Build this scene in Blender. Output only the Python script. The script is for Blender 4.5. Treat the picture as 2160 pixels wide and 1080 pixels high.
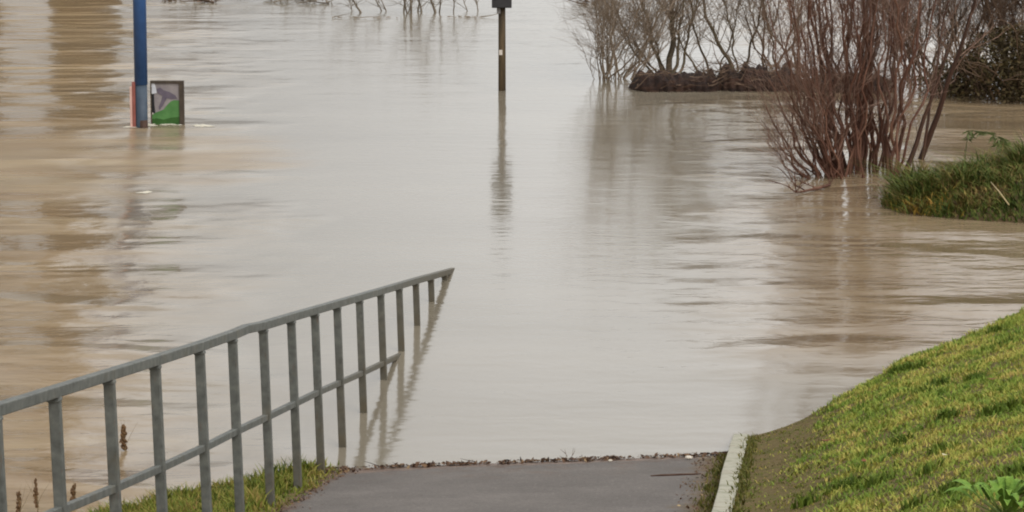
import bpy, math, random
import numpy as np
from mathutils import Vector, Matrix, noise
R = math.radians
for o in list(bpy.data.objects): bpy.data.objects.remove(o)
sc = bpy.context.scene; C = sc.collection
# ------------------------------------------------------------------ camera
H, FP = 5.2, 7000.0                      # metres above the flood, focal length in pixels of a 2160 wide picture
TH = math.atan(1180/FP)
cam = bpy.data.cameras.new('camera'); co = bpy.data.objects.new('camera', cam); C.objects.link(co)
cam.sensor_width = 36; cam.lens = FP/2160*36; cam.clip_end = 3000; cam.clip_start = .1
co.location = (0, 0, H); co.rotation_euler = (math.pi/2-TH, 0, 0); sc.camera = co
# ------------------------------------------------------------------ sky, sun, exposure
SUN_EL, SUN_AZ = 42, 150                 # soft overcast, sun high behind the cloud to the right and behind the camera
w = bpy.data.worlds.new('World'); sc.world = w; w.use_nodes = True
nt = w.node_tree; bg = nt.nodes['Background']
sky = nt.nodes.new('ShaderNodeTexSky'); sky.sky_type = 'NISHITA'; sky.sun_disc = False
sky.sun_elevation = R(SUN_EL); sky.sun_rotation = R(SUN_AZ); sky.dust_density = 4; sky.air_density = 1
hs = nt.nodes.new('ShaderNodeHueSaturation'); hs.inputs['Saturation'].default_value = .25
mx = nt.nodes.new('ShaderNodeMix'); mx.data_type = 'RGBA'; mx.inputs[0].default_value = .72
mx.inputs[7].default_value = (9.3, 9.35, 9.35, 1)       # even cloud layer
nt.links.new(sky.outputs[0], hs.inputs['Color']); nt.links.new(hs.outputs[0], mx.inputs[6])
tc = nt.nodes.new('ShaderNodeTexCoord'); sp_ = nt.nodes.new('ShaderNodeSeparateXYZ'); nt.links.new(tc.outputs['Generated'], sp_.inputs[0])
def wm(op, a_, b_):
    q = nt.nodes.new('ShaderNodeMath'); q.operation = op
    for i_, v_ in enumerate((a_, b_)):
        if isinstance(v_, float): q.inputs[i_].default_value = v_
        else: nt.links.new(v_, q.inputs[i_])
    return q.outputs[0]
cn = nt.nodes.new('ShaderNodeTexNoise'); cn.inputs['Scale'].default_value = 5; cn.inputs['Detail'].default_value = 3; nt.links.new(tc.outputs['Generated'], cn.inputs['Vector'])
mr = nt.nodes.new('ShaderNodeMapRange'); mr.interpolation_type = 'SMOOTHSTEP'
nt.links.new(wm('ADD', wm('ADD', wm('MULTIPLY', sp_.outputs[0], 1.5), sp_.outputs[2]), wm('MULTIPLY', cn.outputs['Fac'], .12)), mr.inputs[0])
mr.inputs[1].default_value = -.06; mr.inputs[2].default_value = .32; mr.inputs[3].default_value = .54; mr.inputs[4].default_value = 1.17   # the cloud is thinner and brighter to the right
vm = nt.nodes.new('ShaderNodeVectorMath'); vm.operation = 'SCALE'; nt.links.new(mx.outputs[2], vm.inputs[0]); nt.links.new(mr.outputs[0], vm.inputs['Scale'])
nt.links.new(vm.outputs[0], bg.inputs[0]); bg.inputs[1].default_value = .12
sl = bpy.data.lights.new('sun', 'SUN'); sl.energy = .7; sl.angle = R(25); sl.color = (1, .96, .9)
so = bpy.data.objects.new('sun', sl); C.objects.link(so)
a, e = R(SUN_AZ), R(SUN_EL)
so.rotation_euler = Vector((math.sin(a)*math.cos(e), math.cos(a)*math.cos(e), math.sin(e))).to_track_quat('Z', 'Y').to_euler()
sc.view_settings.view_transform = 'Standard'; sc.view_settings.look = 'None'
sc.view_settings.exposure = .12; sc.view_settings.gamma = 1
sc.cycles.filter_width = 2.0
sc.cycles.max_bounces = 6
# ------------------------------------------------------------------ measuring: where a sight line meets a world plane
def ray(px, py):
    fw = Vector((0, math.cos(TH), -math.sin(TH))); up = Vector((0, math.sin(TH), math.cos(TH)))
    return fw*FP + Vector((1, 0, 0))*(px-1080) - up*(py-540)
def G(px, py, z=0.0):
    d = ray(px, py); return Vector((0, 0, H)) + d*((z-H)/d.z)
def V(px, py, Y):
    d = ray(px, py); return Vector((0, 0, H)) + d*(Y/d.y)
A = G(950, 572); B = G(835, 752)
D = (A-B).normalized(); N = Vector((D.y, -D.x, 0))       # along the ramp (downhill, away), across it (to the right)
def uv(p): q = Vector(p)-B; return q.dot(D), q.dot(N)
def F(px, py):                                           # point in the railing's vertical plane
    d = ray(px, py); c = Vector((0, 0, H)); t = (B-c).dot(N)/d.dot(N); return c+d*t
def W(u, v, z=0.0): p = B + D*u + N*v; return Vector((p.x, p.y, z))
r0 = F(115, 828); S = r0.z/((A-r0).xy.length)
u1, v1 = uv(G(750, 990)); u2, v2 = uv(G(1510, 962))
CF = S*(u2-u1)/(v2-v1)
def ramp(u, v): return -S*(u-u1) + CF*(v-v1)
uk, vk = uv(G(1546, 915)); KW = .115                     # kerb's inner edge and width
KH = -ramp(uk, vk)
edge = [(1575, 912), (1640, 901), (1700, 876), (1765, 838), (1830, 800), (1900, 757), (1960, 737), (2070, 692), (2160, 645)]
tab = [(-.5, 0.0)]
for p in edge:
    u, v = uv(G(*p)); tab.append((v-vk-KW, -ramp(u, vk)-KH))
tab[1] = (0, 0.0)
def gb(d):
    if d <= 0: return 0
    for (x0, y0), (x1, y1) in zip(tab, tab[1:]):
        if d <= x1: return y0+(y1-y0)*(d-x0)/(x1-x0)
    return tab[-1][1] + .36*(d-tab[-1][0])*(1 if d < 7 else .4)
PL = .1                                                   # path's left edge
def terrain(u, v):
    if v < PL:
        z = ramp(u, v) - .01*(v > 0)
        d = -v
        if d > 0: z -= .13*min(d, 1.25) + .5*max(0, min(d-1.25, 4))
        z += .012
    elif v < vk+KW*.5: z = ramp(u, v)-.012
    else:
        z = ramp(u, vk) + KH - .012 + gb(v-vk-KW)
        z += .02*noise.noise(Vector((u*1.3, v*1.3, 0)))*min(1, max(0, v-vk-.3))
    return max(z, -1.6)
print('ramp slope', round(S, 3), 'crossfall', round(CF, 3), 'kerb height', round(KH, 3), 'path width', round(vk-PL, 2), [ (round(a,2),round(b,2)) for a,b in tab])
# ------------------------------------------------------------------ helpers
class MB:
    def __init__(s): s.v = []; s.f = []; s.m = []
    def add(s, vs, fs, m=0):
        b = len(s.v); s.v += [tuple(x) for x in vs]
        for f in fs: s.f.append([i+b for i in f]); s.m.append(m)
    def box(s, c, sx, sy, sz, rot=None, m=0):
        c = Vector(c); rot = rot or Matrix.Identity(3)
        vs = [c + rot @ Vector((i*sx/2, j*sy/2, k*sz/2)) for k in (-1, 1) for j in (-1, 1) for i in (-1, 1)]
        s.add(vs, [(0, 2, 3, 1), (4, 5, 7, 6), (0, 1, 5, 4), (2, 6, 7, 3), (0, 4, 6, 2), (1, 3, 7, 5)], m)
    def bar(s, p, q, wd, ht, m=0):                          # rectangular tube from p to q
        p, q = Vector(p), Vector(q); x = (q-p).normalized(); y = Vector((0, 0, 1)).cross(x)
        y = y.normalized() if y.length > 1e-4 else Vector((0, 1, 0)); z = x.cross(y)
        rot = Matrix((x, y, z)).transposed(); s.box((p+q)/2, (q-p).length, wd, ht, rot, m)
    def post(s, p, q, wd, m=0):                             # square bar, faces aligned with the railing
        p, q = Vector(p), Vector(q); z = (q-p).normalized(); x = (D - z*D.dot(z)).normalized(); y = z.cross(x)
        s.box((p+q)/2, wd, wd, (q-p).length, Matrix((x, y, z)).transposed(), m)
    def tube(s, pts, rad, n=5, m=0, cap=True):
        vs = []; fs = []; k = len(pts)
        for i, p in enumerate(pts):
            t = (pts[min(i+1, k-1)]-pts[max(i-1, 0)]).normalized()
            a = t.cross(Vector((0.3, 1, 0.1))).normalized(); b = t.cross(a)
            for j in range(n):
                g = 2*math.pi*j/n; vs.append(p + (a*math.cos(g)+b*math.sin(g))*rad[i])
        for i in range(k-1):
            for j in range(n):
                fs.append((i*n+j, i*n+(j+1) % n, (i+1)*n+(j+1) % n, (i+1)*n+j))
        if cap: fs.append(tuple(range(n))[::-1]); fs.append(tuple(range((k-1)*n, k*n)))
        s.add(vs, fs, m)
    def build(s, name, mats, parent=None, smooth=False, bevel=0):
        me = bpy.data.meshes.new(name); me.from_pydata(s.v, [], s.f)
        mats = mats if isinstance(mats, (list, tuple)) else [mats]
        for x in mats: me.materials.append(x)
        if len(mats) > 1: me.polygons.foreach_set('material_index', s.m)
        if smooth: me.polygons.foreach_set('use_smooth', [True]*len(s.f))
        me.update(); o = bpy.data.objects.new(name, me); C.objects.link(o)
        if parent:
            o.parent = parent; o.matrix_parent_inverse = Matrix.Translation(-parent.location)
        if bevel:
            b = o.modifiers.new('bevel', 'BEVEL'); b.width = bevel; b.segments = 2; b.limit_method = 'ANGLE'
        return o
def thing(name, loc, label, cat, group=None):
    o = bpy.data.objects.new(name, None); C.objects.link(o); o.location = loc; o.empty_display_size = .2
    return tag(o, label, cat, group)
def tag(o, label=None, cat=None, group=None, kind=None):
    if label: o['label'] = label
    if cat: o['category'] = cat
    if group: o['group'] = group
    if kind: o['kind'] = kind
    return o
def lin(r, g, b): return tuple(((c/255/12.92) if c/255 <= .04045 else ((c/255+.055)/1.055)**2.4) for c in (r, g, b)) + (1,)
class NT:                                                    # small shader-graph writer
    def __init__(s, name):
        s.m = bpy.data.materials.new(name); s.m.use_nodes = True; s.t = s.m.node_tree
        s.b = s.t.nodes['Principled BSDF']; s.pos = s.t.nodes.new('ShaderNodeNewGeometry')
    def n(s, typ, **kw):
        x = s.t.nodes.new(typ)
        for k, v in kw.items(): setattr(x, k, v)
        return x
    def L(s, a, b): s.t.links.new(a, b)
    def noise(s, scale, detail=3, rough=.55, vec=None, stretch=None, dist=0):
        x = s.n('ShaderNodeTexNoise'); x.inputs['Scale'].default_value = scale; x.inputs['Detail'].default_value = detail
        x.inputs['Roughness'].default_value = rough; x.inputs['Distortion'].default_value = dist
        src = vec or s.pos.outputs['Position']
        if stretch:
            mp = s.n('ShaderNodeMapping'); mp.inputs['Scale'].default_value = stretch[:3]
            if len(stretch) > 3: mp.inputs['Rotation'].default_value = (0, 0, stretch[3])
            s.L(src, mp.inputs[0]); src = mp.outputs[0]
        s.L(src, x.inputs['Vector']); return x.outputs['Fac']
    def rng(s, x, a, b, c=0, d=1, smooth=False):
        r = s.n('ShaderNodeMapRange'); r.interpolation_type = 'SMOOTHSTEP' if smooth else 'LINEAR'
        for i, v in zip((1, 2, 3, 4), (a, b, c, d)): r.inputs[i].default_value = v
        s.L(x, r.inputs[0]); return r.outputs[0]
    def ma(s, op, a, b=None):
        r = s.n('ShaderNodeMath', operation=op)
        for i, v in enumerate((a, b)):
            if v is None: continue
            if isinstance(v, (int, float)): r.inputs[i].default_value = v
            else: s.L(v, r.inputs[i])
        return r.outputs[0]
    def mix(s, f, a, b):
        r = s.n('ShaderNodeMix', data_type='RGBA')
        for i, v in ((0, f), (6, a), (7, b)):
            if isinstance(v, (int, float)): r.inputs[i].default_value = v
            elif isinstance(v, tuple): r.inputs[i].default_value = v
            else: s.L(v, r.inputs[i])
        return r.outputs[2]
    def ramp(s, x, stops):
        r = s.n('ShaderNodeValToRGB'); el = r.color_ramp.elements
        while len(el) < len(stops): el.new(.5)
        for q, (p, c) in zip(el, stops): q.position = p; q.color = c
        s.L(x, r.inputs[0]); return r.outputs[0]
    def col(s, c): 
        if isinstance(c, tuple): s.b.inputs['Base Color'].default_value = c
        else: s.L(c, s.b.inputs['Base Color'])
        return s
    def bump(s, h, dist=1, strength=1):
        x = s.n('ShaderNodeBump'); x.inputs['Distance'].default_value = dist; x.inputs['Strength'].default_value = strength
        s.L(h, x.inputs['Height']); s.L(x.outputs[0], s.b.inputs['Normal']); return s
    def rough(s, v):
        if isinstance(v, (int, float)): s.b.inputs['Roughness'].default_value = v
        else: s.L(v, s.b.inputs['Roughness'])
        return s
    def island(s): return s.pos.outputs['Random Per Island']
def mottled(name, c1, c2, scale, rough=.8, bump=.002, stretch=None, c3=None):
    m = NT(name); f = m.rng(m.noise(scale, 4, .6, stretch=stretch), .3, .7)
    m.col(m.mix(f, c1, c2) if c3 is None else m.ramp(f, [(0, c1), (.5, c2), (1, c3)])).rough(rough)
    if bump: m.bump(m.noise(scale*3, 4, .7, stretch=stretch), bump*2)
    return m.m
def sep(m):
    x = m.n('ShaderNodeSeparateXYZ'); m.L(m.pos.outputs['Position'], x.inputs[0]); return x.outputs
# ------------------------------------------------------------------ water
m = NT('flood_water'); X, Y_, _ = sep(m)
sx = m.ma('DIVIDE', X, Y_)                                    # flow lines of the current fan out from the ramp's mouth
left = m.rng(m.ma('ADD', sx, m.rng(m.noise(.35, 3), 0, 1, -.05, .05)), -.065, -.150, 0, 1, True)
right = m.ma('MULTIPLY', m.rng(m.ma('ADD', sx, m.rng(m.noise(.5, 3), 0, 1, -.03, .03)), .045, .1, 0, 1, True), m.rng(Y_, 24, 27, 0, 1, True))
far = m.rng(Y_, 40, 54, 0, 1, True)
silt = m.ma('MAXIMUM', left, m.ma('MULTIPLY', right, .75))
wk = G(225, 335); q1 = m.ma('POWER', m.ma('MULTIPLY', m.ma('SUBTRACT', X, wk.x), 1/2.1), 2); q2 = m.ma('POWER', m.ma('MULTIPLY', m.ma('SUBTRACT', Y_, wk.y), 1/3.0), 2)
wake = m.rng(m.ma('ADD', m.ma('ADD', q1, q2), m.rng(m.noise(.9, 4, .6, stretch=(.4, 1, 1)), 0, 1, -1, 1)), .2, 1.5, 1, 0, True)
strk = m.rng(m.noise(1.1, 4, .65, stretch=(.22, 1.3, 1, .1), dist=.6), .42, .66, 0, 1)
wake = m.ma('MULTIPLY', wake, m.rng(m.noise(.7, 4, .6, stretch=(.3, 1.2, 1)), .3, .6, .25, 1))
c = m.mix(m.rng(m.noise(.6, 4, .6, stretch=(.35, 1, 1)), .3, .7), lin(126, 117, 101), lin(137, 128, 112))
cs = m.mix(m.rng(m.noise(.9, 5, .6, stretch=(.3, 1, 1)), .3, .7), lin(136, 113, 84), lin(152, 131, 101))
m.col(m.mix(m.ma('MULTIPLY', m.ma('MAXIMUM', m.ma('MULTIPLY', left, .7), wake), m.ma('MULTIPLY', strk, .42)), m.mix(m.ma('MAXIMUM', silt, wake), c, cs), lin(184, 166, 132)))
m.b.inputs['IOR'].default_value = 1.333
m.rough(m.ma('ADD', m.ma('MULTIPLY', wake, .22), m.ma('ADD', m.ma('MULTIPLY', left, .07), .10)))
swell = m.noise(.58, 2, .42, stretch=(.55, 1.2, 1, .18), dist=.5)
rip = m.noise(3.2, 3, .55, stretch=(.6, 1.3, 1, -.15), dist=.4)
chop = m.noise(9, 3, .6)
h = m.ma('ADD', m.ma('MULTIPLY', swell, m.ma('ADD', .012, m.ma('ADD', m.ma('MULTIPLY', left, .24), m.ma('ADD', m.ma('MULTIPLY', right, .13), m.ma('MULTIPLY', far, .03))))),
         m.ma('ADD', m.ma('MULTIPLY', rip, m.ma('ADD', .0052, m.ma('ADD', m.ma('MULTIPLY', left, .014), m.ma('ADD', m.ma('MULTIPLY', right, .012), m.ma('MULTIPLY', far, .008))))),
              m.ma('MULTIPLY', chop, m.ma('ADD', .0008, m.ma('MULTIPLY', silt, .0016)))))
m.bump(h, 1.0, 1.0)
WATER = m.m
b = MB(); b.add([(-700, -40, 0), (700, -40, 0), (700, 900, 0), (-700, 900, 0)], [(0, 1, 2, 3)])
tag(b.build('water', WATER), 'brown flood water covering the river bank and the foot of the ramp', 'water', kind='structure')
# ------------------------------------------------------------------ ground: one sheet, ramp, bank and river bed
m = NT('bank_soil')
soil = m.ramp(m.rng(m.noise(3.2, 5, .7), .36, .64), [(0, lin(80, 80, 36)), (.5, lin(122, 100, 72)), (1, lin(84, 88, 38))])
fine = m.mix(m.rng(m.noise(30, 4, .7), .35, .65), lin(80, 74, 40), lin(124, 112, 74))
m.col(m.mix(.4, soil, fine)).rough(.9).bump(m.noise(25, 5, .7), .02)
m.b.inputs['Specular IOR Level'].default_value = .1; SOIL = m.m
us = [-60, -45, -30, -20, -14] + [x*.2-13 for x in range(0, 140)] + [16, 20, 30, 60, 200, 900]
vs = [-700, -100, -30, -12, -8] + [x*.2-7 for x in range(0, 34)] + [-.2, -.1, 0, .1, PL-.01] + [PL+.3, vk-.1, vk+KW*.45, vk+KW*.55] + [vk+KW+.02+x*.12 for x in range(0, 45)] + [9, 11, 14, 20, 40, 150, 700]
vs = sorted(vs)
b = MB(); P = []
for u in us:
    for v in vs: P.append(W(u, v, terrain(u, v) if abs(v) < 60 and u > -40 else (min(terrain(u, max(min(v, 60), -60)), 6))))
nv = len(vs); fs = [(i*nv+j, i*nv+j+1, (i+1)*nv+j+1, (i+1)*nv+j) for i in range(len(us)-1) for j in range(nv-1)]
b.add(P, [f[::-1] for f in fs]); tag(b.build('ground', SOIL, smooth=True), 'soil of the river bank and ramp verge', 'ground', kind='structure')
# ------------------------------------------------------------------ asphalt path
m = NT('asphalt')
uu = m.n('ShaderNodeVectorMath', operation='DOT_PRODUCT'); m.L(m.pos.outputs['Position'], uu.inputs[0]); uu.inputs[1].default_value = N
vv = m.ma('SUBTRACT', uu.outputs['Value'], B.dot(N))
zz = sep(m)[2]
base = m.mix(m.rng(m.noise(1.6, 4, .6), .35, .7), lin(106, 100, 95), lin(126, 119, 113))
grit = m.noise(65, 3, .8)
base = m.mix(m.rng(grit, .5, .66, 0, .7), base, lin(84, 78, 74))
base = m.mix(m.rng(m.noise(7, 4, .7, stretch=(.5, 2, 1)), .62, .72, 0, .55), base, lin(92, 82, 76))
mud = m.mix(m.rng(m.noise(14, 4, .7), .35, .65), lin(84, 62, 46), lin(126, 102, 84))
moss = m.mix(m.rng(m.noise(9, 4, .7), .4, .6), lin(110, 92, 66), lin(92, 88, 46))
wet = m.rng(m.ma('SUBTRACT', m.ma('ADD', zz, m.rng(m.noise(5, 4, .7), 0, 1, -.03, .03)), m.rng(vv, PL, PL+.75, .035, 0)), .020, .034, 1, 0)
eL = m.rng(m.ma('ADD', vv, m.rng(m.noise(3, 4, .7), 0, 1, -.12, .12)), PL+.02, PL+.12, 1, 0)
eR = m.rng(m.ma('ADD', vv, m.rng(m.noise(4, 4, .7), 0, 1, -.22, .22)), vk-.25, vk-.1, 0, 1)
base = m.mix(m.rng(m.noise(26, 3, .75), .52, .7, 0, .45), base, lin(78, 73, 68)); base = m.mix(m.rng(m.noise(38, 2, .7, stretch=(1, .7, 1)), .64, .7, 0, .5), base, lin(160, 152, 142))
stain = m.rng(m.noise(5, 4, .6), .5, .66, 0, .6)
stain = m.ma('MULTIPLY', stain, m.rng(zz, .03, .2, 1, .0))
m.col(m.mix(m.ma('MAXIMUM', eR, 0), m.mix(m.ma('MAXIMUM', m.ma('MAXIMUM', wet, eL), stain), base, mud), m.mix(.5, mud, moss)))
m.b.inputs['Specular IOR Level'].default_value = .3; m.rough(m.rng(wet, 0, 1, .85, .4)).bump(m.noise(120, 3, .7), .006)
b = MB(); P = []; un = [x*.25-24 for x in range(0, 133)]; vn = [PL+(vk-PL)*k/8 for k in range(9)]
for u in un:
    for k, v in enumerate(vn): P.append(W(u, v+(.03*noise.noise(Vector((u*1.5, 3, 0))) if k == 0 else 0), ramp(u, v)+.004))
fs = [(i*9+j, (i+1)*9+j, (i+1)*9+j+1, i*9+j+1) for i in range(len(un)-1) for j in range(8)]
b.add(P, [f[::-1] for f in fs]); tag(b.build('path', m.m, smooth=True), 'grey asphalt ramp running down into the flood', 'path', kind='structure')
# kerb of separate concrete stones
KM = mottled('kerb_concrete', lin(142, 140, 118), lin(176, 172, 154), 9, .85, .003, c3=lin(156, 148, 130))
b = MB(); u = uk+4.0; rk = random.Random(4)
while u > -22:
    p, q = W(u-.006, vk+KW/2+rk.uniform(-.006, .006)), W(u-.988, vk+KW/2+rk.uniform(-.006, .006))
    p.z = ramp(u, vk)+KH-.09; q.z = ramp(u-1, vk)+KH-.09
    b.bar(p, q, KW, .18); u -= 1
tag(b.build('kerb', KM, bevel=.008), 'pale concrete edging stones along the right side of the ramp', 'kerb', kind='structure')
# ------------------------------------------------------------------ railing
m = NT('galvanised_steel')
cc = m.ramp(m.rng(m.noise(18, 4, .6), .3, .7), [(0, lin(84, 85, 80)), (.5, lin(102, 104, 99)), (1, lin(118, 119, 112))])
cc = m.mix(m.rng(m.noise(5, 4, .7), .55, .75, 0, .5), cc, lin(98, 88, 66))
cc = m.mix(m.ma('MULTIPLY', m.rng(sep(m)[2], .05, .75, .75, 0), m.rng(m.noise(9, 4, .7), .3, .6, .4, 1)), cc, lin(92, 80, 58))
cc = m.mix(m.rng(m.noise(34, 4, .7, stretch=(1, 1, .25)), .6, .72, 0, .55), cc, lin(104, 78, 56))
m.col(cc).rough(.6).bump(m.noise(60, 3), .001); m.b.inputs['Metallic'].default_value = .15
STEEL = m.m
rail = thing('railing', W(uv(F(662, 900))[0], 0, 0), 'grey galvanised steel railing descending beside the ramp into the flood', 'railing')
top = [F(x, y) for x, y in [(0, 862), (115, 826), (230, 790), (327, 760), (421, 730), (490, 706), (518, 694), (553, 687), (613, 669), (662, 655), (710, 641), (803, 614), (877, 592), (950, 572)]]
dr = (top[-1]-top[-3]).normalized()
dn = (top[0]-top[2]).normalized()
top = [top[0]+dn*6, top[0]+dn*3] + top + [top[-1]+dr*3]
def rail_z(u, pts):
    L = [(uv(p)[0], p.z) for p in pts]
    for (a0, z0), (a1, z1) in zip(L, L[1:]):
        if a0 <= u <= a1: return z0+(z1-z0)*(u-a0)/(a1-a0)
    return L[-1][1]
b = MB()
for p, q in zip(top, top[1:]): b.bar(p, q+(q-p).normalized()*.004, .05, .052)
b.build('top_rail', STEEL, rail, bevel=.006)
low = [F(x, y) for x, y in [(120, 1077), (240, 1028), (340, 984), (430, 942), (497, 908), (560, 879), (620, 850), (668, 827), (762, 786), (835, 752)]]
dn = (low[0]-low[3]).normalized(); dr = (low[-1]-low[-4]).normalized()
low = [low[0]+dn*8] + low + [low[-1]+dr*3]
low = [p + N*.012 for p in low]
b = MB()
for p, q in zip(low, low[1:]): b.bar(p, q+(q-p).normalized()*.004, .034, .04)
b.build('lower_rail', STEEL, rail, bevel=.005)
tops = [(115, 826), (230, 790), (327, 760), (421, 730), (490, 706), (555, 686), (614, 668), (664, 654), (711, 641), (758, 627), (803, 614), (842, 603), (877, 593), (909, 584), (938, 576)]
pu = [uv(F(*t))[0] for t in tops]
pu = [pu[0]-1.06*k for k in (5, 4, 3, 2, 1)] + pu + [pu[-1]+1.02, pu[-1]+2.04]
for u in pu:
    z = rail_z(u, top); t = W(u, 0, z-.02); g = terrain(u, 0)
    f = W(u, .04, min(g, z-.3)-.25)
    b = MB(); b.post(f, t, .05); b.post(W(u, 0, z-.045), W(u, 0, z-.028), .058); b.build('post', STEEL, rail, bevel=.005)
# ------------------------------------------------------------------ vegetation tools
def blades(name, pts, hts, wid, mat, rnd, lean=.5, tilt=None):
    """one mesh of many small curved grass blades"""
    n = len(pts); P = np.array([tuple(p) for p in pts]); r = np.random.RandomState(rnd)
    a = r.uniform(0, 2*np.pi, n); ln = r.uniform(.1, 1, n)*lean*hts; la = r.uniform(0, 2*np.pi, n)
    w_ = wid*r.uniform(.6, 1.3, n)/2; sd = np.stack([np.cos(a)*w_, np.sin(a)*w_, np.zeros(n)], 1)
    ld = np.stack([np.cos(la)*ln, np.sin(la)*ln, np.zeros(n)], 1)
    if tilt is not None: ld = ld + np.array(tilt)*hts[:, None]
    up = np.stack([np.zeros(n), np.zeros(n), hts], 1)
    v0 = P-sd; v1 = P+sd; v2 = P+ld*.35+up*.6+sd*.75; v3 = P+ld*.35+up*.6-sd*.75; v4 = P+ld+up*r.uniform(.7, 1, n)[:, None]
    V5 = np.stack([v0, v1, v2, v3, v4], 1).reshape(-1, 3)
    me = bpy.data.meshes.new(name); me.vertices.add(n*5); me.vertices.foreach_set('co', V5.ravel())
    base = np.arange(n)[:, None]*5
    idx = (base+np.array([0, 1, 2, 3, 3, 2, 4])).ravel()
    me.loops.add(n*7); me.loops.foreach_set('vertex_index', idx.astype(np.int32))
    me.polygons.add(n*2); st = (np.arange(n)[:, None]*7+np.array([0, 4])).ravel()
    me.polygons.foreach_set('loop_start', st.astype(np.int32))
    me.materials.append(mat); me.update(calc_edges=True); me.validate()
    o = bpy.data.objects.new(name, me); C.objects.link(o); return o
def grass_mat(name, stops, nscale=1.6, amt=.5, trans=.25):
    m = NT(name); big = m.rng(m.noise(nscale, 4, .65), .40, .60); mid = m.rng(m.noise(nscale*5, 3, .6), .35, .65)
    f = m.ma('ADD', m.ma('MULTIPLY', big, amt*.55), m.ma('ADD', m.ma('MULTIPLY', mid, amt*.45), m.ma('MULTIPLY', m.island(), 1-amt)))
    m.col(m.ramp(f, stops)).rough(.65); m.b.inputs['Specular IOR Level'].default_value = .15
    return m.m
# bank grass
GM = grass_mat('bank_grass', [(0, lin(70, 98, 34)), (.22, lin(102, 128, 48)), (.48, lin(140, 154, 66)), (.7, lin(172, 168, 82)), (.88, lin(190, 170, 96)), (1, lin(164, 132, 82))], 2.3, .9)
rg = np.random.RandomState(7); pts = []; hts = []; pts2 = []; hts2 = []
n = 0
while n < 270000:
    u = rg.uniform(-14.5, 5.8); v = vk+KW+.02+rg.uniform(0, 6.0)
    z = terrain(u, v); d = v-vk-KW
    if z < .0: continue
    den = min(1, max(.38, (d-.05+.38*noise.noise(Vector((u*1.3, v*2.0, 5))))*1.7))
    cl = noise.noise(Vector((u*2.3, v*2.3, 1.7))); c2 = noise.noise(Vector((u*6, v*6, 9)))
    if rg.rand() > den*(.75+.35*cl+.5*c2): continue
    thin = den < .75 and rg.rand() < 1.1-den
    (pts2 if thin else pts).append(W(u, v, z-.004)); (hts2 if thin else hts).append((.020+.03*max(0, cl)+.04*max(0, c2))*rg.uniform(.4, 1.8)*(.15+.75*den)); n += 1
tag(blades('bank_grass', pts, np.array(hts), .009, GM, 1, 1.2), 'short yellow green grass on the sloping bank right of the ramp', 'grass', kind='stuff')
tag(blades('thin_grass', pts2, np.array(hts2)*.9, .010, grass_mat('thin_grass', [(0, lin(66, 78, 30)), (.5, lin(92, 98, 42)), (1, lin(130, 124, 60))], 3, .5), 9, 1.4), 'thin olive moss and grass on the trodden strip between kerb and bank', 'grass', kind='stuff')
# grass creeping over both edges of the kerb
GE = grass_mat('edge_grass', [(0, lin(62, 68, 28)), (.5, lin(92, 94, 42)), (1, lin(128, 112, 62))], 4, .4)
pts = []; hts = []
for k in range(5200):
    u = rg.uniform(-12, uk-.15); w_ = noise.noise(Vector((u*2.2, 4, 0)))
    if rg.rand() < .55: v = vk-abs(rg.normal(0, .05+.03*w_))-.004; z = ramp(u, v)+.003
    else: v = vk+KW+rg.normal(.02, .03); z = terrain(u, v)
    if rg.rand() > .6+w_: continue
    if z > .01: pts.append(W(u, v, z)); hts.append(rg.uniform(.015, .055))
tag(blades('edge_grass', pts, np.array(hts), .009, GE, 8, 1.2), 'moss and grass creeping along both edges of the kerb stones', 'grass', kind='stuff')
# darker tufts scattered on the bank
GD = grass_mat('dark_grass', [(0, lin(62, 80, 28)), (.5, lin(88, 108, 38)), (1, lin(118, 130, 52))], 4, .4)
tufts = [(1892, 775), (1915, 768), (1938, 765), (1945, 820), (1982, 800), (2000, 870), (2092, 862), (2130, 850), (2060, 790), (1900, 925), (1780, 1020), (1850, 1010), (1960, 985), (2095, 690), (2150, 990), (1985, 940), (2120, 715), (1700, 1055), (1925, 1060), (2010, 1025)]
pts = []; hts = []; rr = random.Random(3)
def on_bank(px, py):
    z = .3
    for _ in range(30):
        p = G(px, py, z); z = .5*z+.5*max(terrain(*uv(p)), 0)
    return p
for px, py in tufts:
    c0 = on_bank(px, py+12)
    sp = rr.uniform(.025, .05)
    for k in range(rr.randint(50, 130)):
        x, y = c0.x+rr.gauss(0, sp), c0.y+rr.gauss(0, sp); u, v = uv((x, y, 0)); z = terrain(u, v)
        if z > 0: pts.append((x, y, z)); hts.append(rr.uniform(.035, .085))
tag(blades('grass_tuft', pts, np.array(hts), .012, GD, 2, .8), 'dark green tufts of coarse grass scattered over the bank', 'grass', kind='stuff')
# verge grass round the railing's feet
GV = grass_mat('verge_grass', [(0, lin(56, 72, 26)), (.3, lin(86, 100, 36)), (.52, lin(124, 130, 52)), (.75, lin(148, 134, 72)), (1, lin(132, 96, 60))], 2.2, .5)
pts = []; hts = []; n = 0
while n < 32000:
    u = rg.uniform(-11, -3.0); v = rg.uniform(-1.7, PL+.06); z = terrain(u, v)
    if z < -.02: continue
    if v > PL-.06 and rg.rand() > .35: continue
    c2 = noise.noise(Vector((u*4, v*4, 2)))
    if rg.rand() > .6+.7*c2: continue
    pts.append(W(u, v, z-.01)); hts.append((.075+.09*max(0, c2))*rg.uniform(.5, 1.4)*(.55 if v > 0 else 1)); n += 1
tag(blades('verge_grass', pts, np.array(hts), .011, GV, 3, .9), 'lush green and yellow grass around the feet of the railing', 'grass', kind='stuff')
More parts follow.
